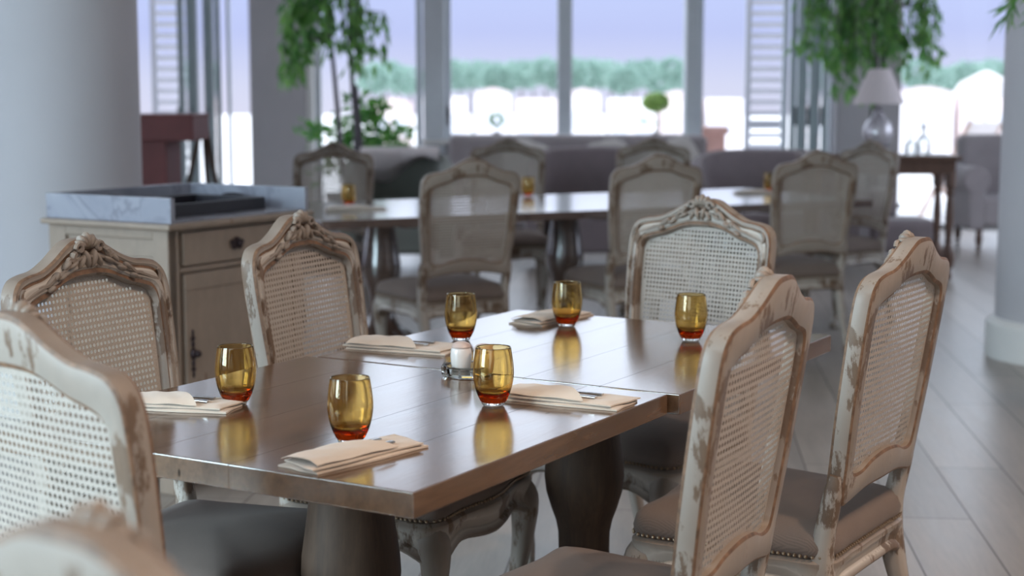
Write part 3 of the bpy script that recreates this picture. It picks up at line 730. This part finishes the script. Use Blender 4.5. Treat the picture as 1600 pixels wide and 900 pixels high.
make_napkin('folded beige napkin at the right edge of the near table', .108, 2.955, R_(-27), .24, .105, slab='napkin at the right edge')
make_napkin('folded grey beige napkin behind the glass at the far left corner', .105, 4.04, R_(56), .25, .10, slab='napkin at the far corner')
make_napkin('blurred folded napkin at the left end of the long table', -.78, 7.85, R_(20), .30, .12, 'napkins on the long table', slab='napkin on the long table left end')
make_napkin('blurred folded napkin toward the right end of the long table', 1.42, 9.15, R_(26), .26, .12, 'napkins on the long table', slab='napkin on the long table right end')

# ---------------------------------------------------------------- ashtray and shakers
t = thing('glass_ashtray', 'faceted clear glass ashtray holding the two shakers', 'ashtray', (-.092, 3.232, T), .2)
bm = bmesh.new(); lathe(bm, [(0, .0), (.050, .0), (.055, .004), (.056, .020), (.054, .0235), (.049, .0235), (.046, .019), (.043, .007), (0, .006)], 12); finish('dish', bm, 'clear_glass', t, False)
def shaker(label, x, y):
    t = thing('condiment_shaker', label, 'shaker', (x, y, T+.0065), 0, 'salt and pepper shakers')
    bm = bmesh.new(); lathe(bm, [(0, 0), (.0165, 0), (.0185, .003), (.0215, .020), (.0225, .034), (.0215, .046), (.019, .050), (0, .050)], 32); finish('body', bm, 'ceramic_white', t)
    bm = bmesh.new(); lathe(bm, [(0, .0502), (.020, .0502), (.0205, .053), (.017, .059), (.010, .062), (0, .063)], 32); finish('cap', bm, 'ceramic_cap', t)
shaker('white ceramic shaker with a pinkish cap, left one in the ashtray', -.106, 3.243); shaker('white ceramic shaker with a pinkish cap behind the amber glass, right one in the ashtray', -.058, 3.215)

# ---------------------------------------------------------------- marble topped cabinet
cb = Vector((-1.126, 5.149, 0)); CW, CD = .73, .56     # near vertical edge; local x along the drawer front, local y toward the back
t = thing('cabinet', 'cream distressed cabinet with a grey marble tray top, left of the tables', 'cabinet', cb, TH)
bm = bmesh.new(); box(bm, .02, CW-.02, .03, CD-.01, .06, .895, .004)
for x0, x1 in ((.0, .075), (CW-.075, CW)): box(bm, x0+.012, x1-.012, .012, .07, 0, .895, .005)
box(bm, .07, CW-.07, .016, .06, .745, .763, .003); box(bm, .07, CW-.07, .016, .06, .05, .11, .004); box(bm, .07, CW-.07, .016, .06, .882, .895, .003)
for y0, y1 in ((.012, .08), (CD-.08, CD-.0)): box(bm, .008, .05, y0, y1, 0, .895, .004)
for z0, z1 in ((.74, .80), (.05, .13), (.86, .895)): box(bm, .008, .05, .08, CD-.08, z0, z1, .004)
finish('body', bm, 'worn_paint_cabinet', t)
bm = bmesh.new(); box(bm, -.022, CW+.02, -.022, CD+.01, .895, .915, .006); finish('worktop', bm, 'worn_paint_cabinet', t)
bm = bmesh.new()
box(bm, .0, .022, -.012, CD, .915, 1.0, .003); box(bm, .022, CW-.022, CD-.022, CD, .915, 1.0, .003); box(bm, CW-.022, CW, -.012, CD, .915, 1.0, .003); box(bm, .022, CW-.022, .0, CD-.022, .915, .922, .002)
finish('marble_surround', bm, 'grey_marble', t)
d = finish('drawer', (lambda b_: (box(b_, .080, CW-.080, .008, .05, .768, .880, .005), b_)[1])(bmesh.new()), 'worn_paint_cabinet', t)
bm = bmesh.new(); xk, zk = CW*.47, .825
for k in range(5): a = k*PI*2/5+.3; ell(bm, (xk+.022*math.cos(a), .002, zk+.012*math.sin(a)), (.014, .010, .011), sub=2)
ell(bm, (xk, -.008, zk), (.012, .016, .014)); finish('drawer_knob', bm, 'dark_iron', d)
d = finish('door', (lambda b_: (box(b_, .080, CW-.080, .012, .05, .115, .740, .005), box(b_, .080, CW-.080, .006, .014, .115, .17, .003), box(b_, .080, CW-.080, .006, .014, .685, .740, .003),
    box(b_, .080, .137, .006, .014, .17, .685, .003), box(b_, CW-.137, CW-.080, .006, .014, .17, .685, .003), b_)[-1])(bmesh.new()), 'worn_paint_cabinet', t)
bm = bmesh.new(); xk = .108; zk = .47
ell(bm, (xk, .0, zk), (.014, .012, .020)); ell(bm, (xk+.008, -.012, zk), (.012, .012, .012))
for s in (-1, 1):
    ell(bm, (xk, .002, zk+s*.032), (.007, .005, .014)); ell(bm, (xk, .002, zk+s*.052), (.011, .005, .008)); ell(bm, (xk, .002, zk+s*.070), (.004, .004, .014))
finish('escutcheon', bm, 'dark_iron', d)
tr = Matrix.Rotation(TH, 4, 'Z')
p = cb + tr @ Vector((.36, .27, 0))
t = thing('serving_tray', 'black serving tray lying in the marble top of the cabinet', 'tray', (p.x, p.y, .9225), TH)
bm = bmesh.new(); box(bm, -.26, .26, -.17, .17, .0, .008, .003)
for a in ((-.26, .26, -.17, -.155), (-.26, .26, .155, .17), (-.26, -.245, -.155, .155), (.245, .26, -.155, .155)): box(bm, *a, .006, .045, .003)
finish('rim_and_base', bm, 'black_tray', t)
bm = bmesh.new()
for s in (-1, 1): sweep(bm, [(s*.262, -.05, .03), (s*.285, -.04, .045), (s*.285, .04, .045), (s*.262, .05, .03)], [.006]*4, 8, 4)
finish('handle', bm, 'black_tray', t)

# ---------------------------------------------------------------- podium and easel behind the cabinet
t = thing('podium', 'dark red wooden reception podium behind the cabinet by the left window', 'podium', (-1.97, 9.0, 0))
bm = bmesh.new(); box(bm, -.17, .045, -.2, .2, 0, 1.08, .006); box(bm, -.19, .065, -.22, .22, 0, .06, .005); finish('body', bm, 'podium_wood', t)
bm = bmesh.new(); box(bm, -.17, .205, -.24, .24, 1.075, 1.215, .008); box(bm, -.175, .21, -.245, .245, 1.205, 1.222, .004); finish('reading_top', bm, 'podium_wood', t)
t = thing('easel', 'slender wooden easel leg leaning beside the dark red podium', 'easel', (-1.82, 9.7, 0))
bm = bmesh.new()
for x0, x1, y0 in ((.12, -.05, 0), (-.36, -.09, 0)): sweep(bm, [(x0, y0, 0), ((x0+x1)/2, y0, .55), (x1, y0, 1.12)], [.016]*3, 8, 3, 1.6)
sweep(bm, [(-.10, .4, 0), (-.08, .2, .55), (-.07, .02, 1.1)], [.016]*3, 8, 3, 1.6); box(bm, -.25, .06, -.02, .0, .50, .53, .003)
finish('frame', bm, 'pedestal_wood', t)

# ---------------------------------------------------------------- seating by the windows
def tub_chair(label, x, y, rz, wd, h, mat, group='rounded lounge chairs beyond the long table', throw=False):
    t = thing('lounge_chair', label, 'armchair', (x, y, 0), rz, group)   # local -y is the front
    bm = bmesh.new(); pts = []
    hw = wd/2
    path = [(-hw, -.30), (-hw, .05), (-hw*.8, .26), (-hw*.3, .34), (hw*.3, .34), (hw*.8, .26), (hw, .05), (hw, -.30)]
    P = catmull([(a, b_, 0) for a, b_ in path], 5); rings = []
    for i, p_ in enumerate(P):
        tt = (P[min(i+1, len(P)-1)]-P[max(i-1, 0)]).normalized(); nn = Vector((tt.y, -tt.x, 0)); f = i/(len(P)-1); hh = h-(.24 if True else 0)*(abs(f-.5)*2)**3
        rings.append([bm.verts.new((p_.x+nn.x*o_, p_.y+nn.y*o_, z)) for o_, z in ((.0, .12), (.0, hh-.05), (-.012, hh-.015), (-.05, hh), (-.09, hh-.015), (-.105, hh-.05), (-.11, .12))])
    for a, b_ in zip(rings, rings[1:]):
        for k in range(6): bm.faces.new((a[k], a[k+1], b_[k+1], b_[k]))
        bm.faces.new((a[6], a[0], b_[0], b_[6]))
    bm.faces.new(rings[0]); bm.faces.new(list(reversed(rings[-1]))); finish('backrest', bm, mat, t)
    bm = bmesh.new(); box(bm, -hw+.10, hw-.10, -.32, .26, .14, .44, .04, seg=3); finish('seat', bm, mat, t)
    for sx_ in (-1, 1):
        for yy in (-.26, .2):
            bm = bmesh.new(); lathe(bm, [(0, 0), (.014, 0), (.024, .13), (0, .13)], 12, (sx_*(hw-.08), yy, 0)); finish('leg', bm, 'console_wood', t)
    return t
tub_chair('mauve grey rounded lounge chair in the middle, between two cane chairs', .62, 12.1, PI+PI, .82, .92, 'tub_fabric')
tub_chair('mauve grey rounded lounge chair at the right with a wide curved back', 1.98, 12.1, 0, 1.02, .90, 'tub_fabric')
c = tub_chair('grey green lounge chair at the left with a pale throw over its top', -.86, 12.0, 0, .62, .90, 'green_grey_fabric')
bm = bmesh.new(); nx = 18; rows = []
for i in range(nx+1):
    u = i/nx; x_ = -.30+.60*u; dp = .10+.06*math.sin(u*6.0)
    yy = .30 - .10*abs(u-.5)*2
    rows.append([bm.verts.new(q) for q in ((x_, yy-.14, .905-dp), (x_, yy-.13, .89), (x_, yy-.08, .925), (x_, yy+.02, .925), (x_, yy+.055, .88), (x_, yy+.06, .905-dp*1.6))])
for a, b_ in zip(rows, rows[1:]):
    for k in range(5): bm.faces.new((a[k], a[k+1], b_[k+1], b_[k]))
o = finish('draped_throw', bm, 'throw_fabric'); o.location = (-.86, 12.0, .0); s_ = o.modifiers.new('thick', 'SOLIDIFY'); s_.thickness = .01
tag(o, 'pale throw draped over the back of the grey green lounge chair', 'throw')
# long sofa against the low window wall
t = thing('sofa', 'long grey upholstered sofa standing under the middle windows', 'sofa', (.62, 14.7, 0))
bm = bmesh.new(); box(bm, -1.22, 1.22, .14, .42, .12, .945, .07, seg=4); finish('backrest', bm, 'sofa_fabric', t)
bm = bmesh.new(); box(bm, -1.22, 1.22, -.45, .2, .12, .36, .04, seg=3); finish('base', bm, 'sofa_fabric', t)
for k in range(3): bm = bmesh.new(); box(bm, -1.04+k*.70, -.35+k*.70, -.46, .14, .36, .50, .04, seg=3); finish('seat_cushion', bm, 'sofa_fabric', t)
for s in (-1, 1): bm = bmesh.new(); box(bm, s*1.13-.10, s*1.13+.10, -.46, .2, .12, .66, .06, seg=4); finish('arm', bm, 'sofa_fabric', t)
for s in (-1, 1):
    for yy in (-.4, .34): bm = bmesh.new(); lathe(bm, [(0, 0), (.02, 0), (.03, .12), (0, .12)], 12, (s*1.1, yy, 0)); finish('leg', bm, 'console_wood', t)
for i, (x, rz, lab) in enumerate(((.16, .3, 'white scatter cushion lying on the sofa back, left one'), (.86, -.25, 'white scatter cushion leaning on the sofa back, middle one'), (1.5, -.5, 'white scatter cushion at the right end of the sofa'))):
    bm = bmesh.new(); ell(bm, (0, 0, 0), (.25, .07, .19), sub=3)
    for v in bm.verts: v.co.x *= 1+.18*abs(v.co.z/.19); v.co.z *= 1+.18*abs(v.co.x/.25)
    o = finish('scatter_cushion', bm, 'cream_fabric'); o.location = (x, 14.72, .70); o.rotation_euler = (-.18, rz, 0); tag(o, lab, 'cushion', 'scatter cushions on the sofa')

# rolled-arm armchair at the right, part hidden by the column
t = thing('armchair', 'grey rolled arm armchair with dark turned feet beside the right column', 'armchair', (4.34, 13.75, 0))
bm = bmesh.new(); box(bm, -.40, .42, .12, .34, .2, .975, .06, seg=4); finish('backrest', bm, 'sofa_fabric', t)
bm = bmesh.new(); box(bm, -.36, .38, -.40, .2, .20, .46, .05, seg=3); finish('seat', bm, 'sofa_fabric', t)
for s in (-1, 1):
    bm = bmesh.new(); box(bm, s*.40-.07, s*.40+.07, -.42, .22, .18, .56, .03); 
    b2 = bmesh.new(); lathe(b2, [(0, 0), (.10, 0), (.118, .015), (.118, .60), (.10, .615), (0, .615)], 24); merge(bm, b2, Matrix.Translation((s*.41, .2, .60)) @ Matrix.Rotation(PI/2, 4, 'X')); finish('arm', bm, 'cream_fabric' if False else 'sofa_fabric', t)
for x, yy in ((-.36, -.36), (.36, -.36), (-.36, .28), (.36, .28)):
    bm = bmesh.new(); lathe(bm, [(0, 0), (.020, 0), (.018, .03), (.032, .10), (.022, .14), (.036, .20), (0, .20)], 16, (x, yy, 0)); finish('leg', bm, 'console_wood', t)
t = thing('ottoman', 'small mauve grey upholstered ottoman behind the pale chair', 'ottoman', (3.05, 12.45, 0))
bm = bmesh.new(); box(bm, -.26, .26, -.24, .24, .10, .36, .06, seg=4); finish('body', bm, 'tub_fabric', t)
bm = bmesh.new(); box(bm, -.22, .0, .0, .24, .36, .58, .04, seg=3); finish('side_roll', bm, 'tub_fabric', t)
for x in (-.2, .2):
    for yy in (-.18, .18): bm = bmesh.new(); lathe(bm, [(0, 0), (.015, 0), (.022, .10), (0, .10)], 12, (x, yy, 0)); finish('leg', bm, 'console_wood', t)

# ---------------------------------------------------------------- console table, lamp, decanters
t = thing('console_table', 'dark wooden console table with turned legs carrying the lamp', 'table', (2.62, 11.45, 0))
bm = bmesh.new(); box(bm, -.52, .58, -.22, .24, .86, .895, .006); finish('tabletop', bm, 'console_wood', t)
bm = bmesh.new(); box(bm, -.46, .55, -.18, .20, .76, .86, .004); finish('apron', bm, 'console_wood', t)
LP = [(0, 0), (.028, 0), (.034, .03), (.030, .05), (.022, .07), (.042, .10), (.050, .15), (.048, .20), (.030, .25), (.022, .27), (.034, .285), (.022, .30), (.028, .34), (.032, .45), (.026, .58), (.022, .61), (.036, .63), (.022, .65), (.040, .67), (.040, .78), (0, .78)]
for x in (-.44, .52):
    for yy in (-.15, .17): bm = bmesh.new(); lathe(bm, LP, 20, (x, yy, 0)); finish('leg', bm, 'console_wood', t)
t = thing('table_lamp', 'table lamp with a white cone shade and a pale urn base', 'lamp', (2.64, 11.42, .8952))
bm = bmesh.new(); lathe(bm, [(0, 0), (.085, 0), (.09, .02), (.06, .035), (.07, .06), (.105, .12), (.11, .18), (.085, .24), (.045, .27), (.035, .30), (.05, .32), (.02, .335), (.012, .36), (.012, .42), (0, .42)], 28); finish('urn_base', bm, 'silver_lamp', t)
bm = bmesh.new(); lathe(bm, [(.185, .365), (.075, .615), (.072, .615), (.182, .365), (.185, .365)], 40); finish('lamp_shade', bm, 'lamp_shade_fabric', t)
bm = bmesh.new()
for k in range(3): sweep(bm, [(0, 0, .60), (.073*math.cos(k*2.09), .073*math.sin(k*2.09), .605)], [.002, .002], 6, 2)
sweep(bm, [(0, 0, .42), (0, 0, .605)], [.004, .004], 6, 2); finish('shade_carrier', bm, 'steel', t)
def decanter(label, x, y, s):
    t = thing('decanter', label, 'decanter', (x, y, .8952), 0, 'glass decanters on the console table'); t.scale = (s, s, s)
    bm = bmesh.new(); lathe(bm, [(0, .0), (.05, 0), (.055, .01), (.055, .10), (.035, .135), (.015, .15), (.014, .185), (.019, .19), (.016, .192), (.010, .188), (.010, .15), (.030, .13), (.050, .10), (.050, .012), (0, .01)], 24); finish('bottle', bm, 'clear_glass', t)
    bm = bmesh.new(); lathe(bm, [(0, .189), (.012, .191), (.016, .205), (.010, .225), (0, .23)], 16); finish('stopper', bm, 'pot_glaze', t)
decanter('larger glass decanter on the console table right of the lamp', 2.96, 11.38, 1.0); decanter('smaller glass decanter on the console table, nearer the lamp', 2.85, 11.32, .75)

# ---------------------------------------------------------------- plants
def pot(t, r, h, mat='pot_glaze'):
    bm = bmesh.new(); lathe(bm, [(0, 0), (r*.72, 0), (r*.95, h*.9), (r*1.04, h*.92), (r*1.04, h), (r*.92, h), (r*.9, h*.9), (0, h*.9)], 32); finish('pot', bm, mat, t)
    bm = bmesh.new(); lathe(bm, [(0, h*.905), (r*.89, h*.905), (r*.89, h*.93), (0, h*.94)], 24); finish('soil', bm, 'soil', t)
def weeping(name, label, cat, x, y, trunk, tips, n_leaf, size, potsize, mat='ficus_leaf', ph=None, wid=.36):
    """trunk: control points; tips: (dx, dy, z_top, z_bottom, spread) clusters of hanging leafy twigs"""
    t = thing(name, label, cat, (x, y, 0)); pot(t, *potsize)
    bm = bmesh.new()
    for tk in trunk: sweep(bm, tk, [.028, .022, .018, .012][:len(tk)], 8, 4)
    finish('trunk', bm, 'bark', t)
    tw = bmesh.new(); bm = bmesh.new(); top = trunk[0][-1]
    for dx, dy, zt, zb, sp, nt_ in tips:
        for _ in range(nt_):
            ex, ey = dx+random.gauss(0, sp), dy+random.gauss(0, sp); zb_ = zb+random.uniform(0, .25)*(zt-zb)
            a = Vector((top[0]*.6+ex*.4, top[1]*.6+ey*.4, zt)); m_ = Vector((ex*.9, ey*.9, zt+.02)); e_ = Vector((ex, ey, zb_)); P = catmull([a, m_, (m_+e_)/2+Vector((random.uniform(-.03, .03), 0, 0)), e_], 6)
            sweep(tw, [P[0], P[6], P[12], P[-1]], [.006, .004, .003, .0015], 5, 2)
            for _k in range(n_leaf):
                q = P[random.randrange(4, len(P))]+Vector((random.gauss(0, .015), random.gauss(0, .015), random.gauss(0, .015)))
                foliage(bm, 1, lambda: (q, (random.gauss(0, .45), random.gauss(0, .45), -1)), size, wid)
    finish('twigs', tw, 'bark', t, False); finish('foliage', bm, mat, t, False); return t
weeping('ficus_tree', 'tall indoor fig tree with hanging leaves before the left window', 'plant', -1.27, 12.6,
        [[(0, 0, .4), (.03, 0, 1.0), (.0, 0, 1.5), (-.02, 0, 2.3)], [(-.06, .02, .4), (-.10, 0, 1.0), (-.14, 0, 1.5), (-.2, 0, 2.2)], [(.05, 0, .4), (.06, .03, .9), (.03, 0, 1.4)]],
        [(-.42, 0, 2.35, 1.60, .10, 9), (-.55, .0, 2.0, 1.40, .05, 4), (-.18, 0, 2.4, 1.66, .12, 12), (.05, 0, 2.3, 1.60, .10, 10), (.10, 0, 1.95, 1.50, .06, 4), (-.3, 0, 2.3, 1.85, .15, 12), (-.45, .05, 1.75, 1.38, .03, 3)], 17, (.09, .15), (.22, .42))
t = thing('leafy_bush', 'low bright green leafy plant at the foot of the fig tree', 'plant', (-1.32, 13.25, 0)); pot(t, .24, .5)
bm = bmesh.new(); st = bmesh.new()
for (dx, dz, r, n_) in ((-.05, .98, .15, 130), (.18, .96, .16, 140), (.38, .93, .10, 60), (-.34, 1.02, .08, 40), (.14, 1.16, .09, 60), (0, .78, .24, 190), (.02, 1.28, .06, 24), (.24, 1.22, .05, 20)):
    sweep(st, [(0, 0, .45), (dx*.6, 0, (.45+dz)/2+.05), (dx, 0, dz)], [.008, .006, .003], 5, 3)
    foliage(bm, n_, lambda: ((dx+random.gauss(0, r*.6), random.gauss(0, r*.6), dz+random.gauss(0, r*.5)), (random.gauss(0, .7), random.gauss(0, .7), random.uniform(-.3, 1))), (.06, .13), .42)
finish('stems', st, 'bush_leaf', t, False); finish('foliage', bm, 'bush_leaf', t, False)
weeping('ficus_tree', 'large hanging leafed fig tree above the table lamp at right', 'plant', 3.0, 13.2,
        [[(0, 0, .4), (-.02, 0, .9), (.02, 0, 1.5), (0, 0, 2.3)], [(.04, 0, .4), (.05, .03, 1.0), (.08, 0, 1.6), (.2, 0, 2.2)]],
        [(-.55, 0, 2.3, 1.62, .08, 11), (-.35, 0, 2.3, 1.50, .10, 16), (-.12, -.05, 2.35, 1.48, .12, 20), (.12, 0, 2.35, 1.62, .12, 20), (-.02, 0, 2.3, 1.25, .035, 5), (-.22, 0, 2.0, 1.32, .07, 7), (.38, 0, 2.2, 1.75, .08, 8), (.48, 0, 2.05, 1.60, .06, 5), (.3, 0, 1.8, 1.46, .05, 4)], 18, (.08, .13), (.24, .42))
t = thing('potted_palm', 'slim dark green leaves of a potted palm at the right edge before the column', 'plant', (2.37, 6.45, 0)); pot(t, .17, .4)
bm = bmesh.new(); st = bmesh.new()
for k in range(16):
    a = PI+random.uniform(-1.3, 1.3) if k % 2 else random.uniform(0, 2*PI); ln = random.uniform(.20, .38); zt = random.uniform(1.55, 2.15)
    P = catmull([(0, 0, .36), (math.cos(a)*.03, math.sin(a)*.03, zt*.7), (math.cos(a)*ln*.6, math.sin(a)*ln*.6, zt), (math.cos(a)*ln, math.sin(a)*ln, zt-.25)], 6)
    sweep(st, [P[0], P[6], P[12], P[-1]], [.008, .006, .004, .002], 5, 2)
    for q in P[8:]:
        foliage(bm, 5, lambda: (q, (math.cos(a)*.4+random.gauss(0, .5), math.sin(a)*.4+random.gauss(0, .5), -.7)), (.10, .17), .13)
finish('stems', st, 'ficus_leaf', t, False); finish('fronds', bm, 'ficus_leaf', t, False)
t = thing('potted_hydrangea', 'pale green round flower head in a pot on the window sill', 'flower', (1.40, WY-.06, .886)); pot(t, .045, .07)
bm = bmesh.new(); sweep(bm, [(0, 0, .06), (.01, 0, .16), (.0, 0, .3)], [.005, .004, .003], 6, 3); foliage(bm, 9, lambda: ((random.uniform(-.1, .02), 0, random.uniform(.14, .2)), (random.gauss(0, 1), random.gauss(0, 1), .3)), (.05, .08), .5); finish('stem_and_leaves', bm, 'bush_leaf', t, False)
bm = bmesh.new()
def fh():
    u = Vector((random.gauss(0, 1), random.gauss(0, 1), random.gauss(0, 1))).normalized(); return (u.x*.105, u.y*.09, .36+u.z*.065), (u.x, u.y, u.z+.1)
ell(bm, (0, 0, .36), (.10, .085, .058)); foliage(bm, 420, fh, (.03, .045), .9); finish('flower_head', bm, 'pale_flower', t, False)
t = thing('clipped_shrub', 'small round clipped shrub in a pot on the window sill', 'plant', (-.15, WY-.06, .886)); pot(t, .045, .07)
bm = bmesh.new(); sweep(bm, [(0, 0, .06), (0, 0, .17)], [.005, .004], 6, 3); finish('stem', bm, 'bark', t)
bm = bmesh.new()
def fs():
    u = Vector((random.gauss(0, 1), random.gauss(0, 1), random.gauss(0, 1))).normalized(); return (u.x*.055, u.y*.05, .19+u.z*.05), (u.x, u.y, u.z)
foliage(bm, 200, fs, (.02, .03), .7); finish('foliage', bm, 'bush_leaf', t, False)

# ---------------------------------------------------------------- warm ceiling lamps (out of frame above)
def downlight(x, y, e_):
    t = thing('ceiling_lamp', ['round warm ceiling lamp above the right side of the near table', 'round warm ceiling lamp right of the laid tables, above the open floor', 'round warm ceiling lamp behind the camera', 'round warm ceiling lamp above the gap between the two dining groups', 'round warm ceiling lamp above the lounge chairs'][len([o for o in bpy.data.objects if o.name.startswith('ceiling_lamp')])], 'lamp', (x, y, 4.6), 0, 'ceiling lamps')
    bm = bmesh.new(); lathe(bm, [(0, 0), (.14, 0), (.14, -.05), (.125, -.06), (.12, -.03), (0, -.03)], 32); finish('housing', bm, 'trim_white', t)
    d = bpy.data.lights.new('lamp_light', 'SPOT'); d.spot_size = math.radians(130); d.spot_blend = .7; d.shadow_soft_size = .12; d.energy = e_; d.color = (1.0, .73, .53)
    o = bpy.data.objects.new('lamp_light', d); C.objects.link(o); o.parent = t; o.location = (0, 0, -.07)
for x, y, e_ in ((2.3, .9, 430), (2.9, 2.5, 230), (.6, -.4, 150), (.4, 6.0, 12), (.4, 11.5, 20)): downlight(x, y, e_)
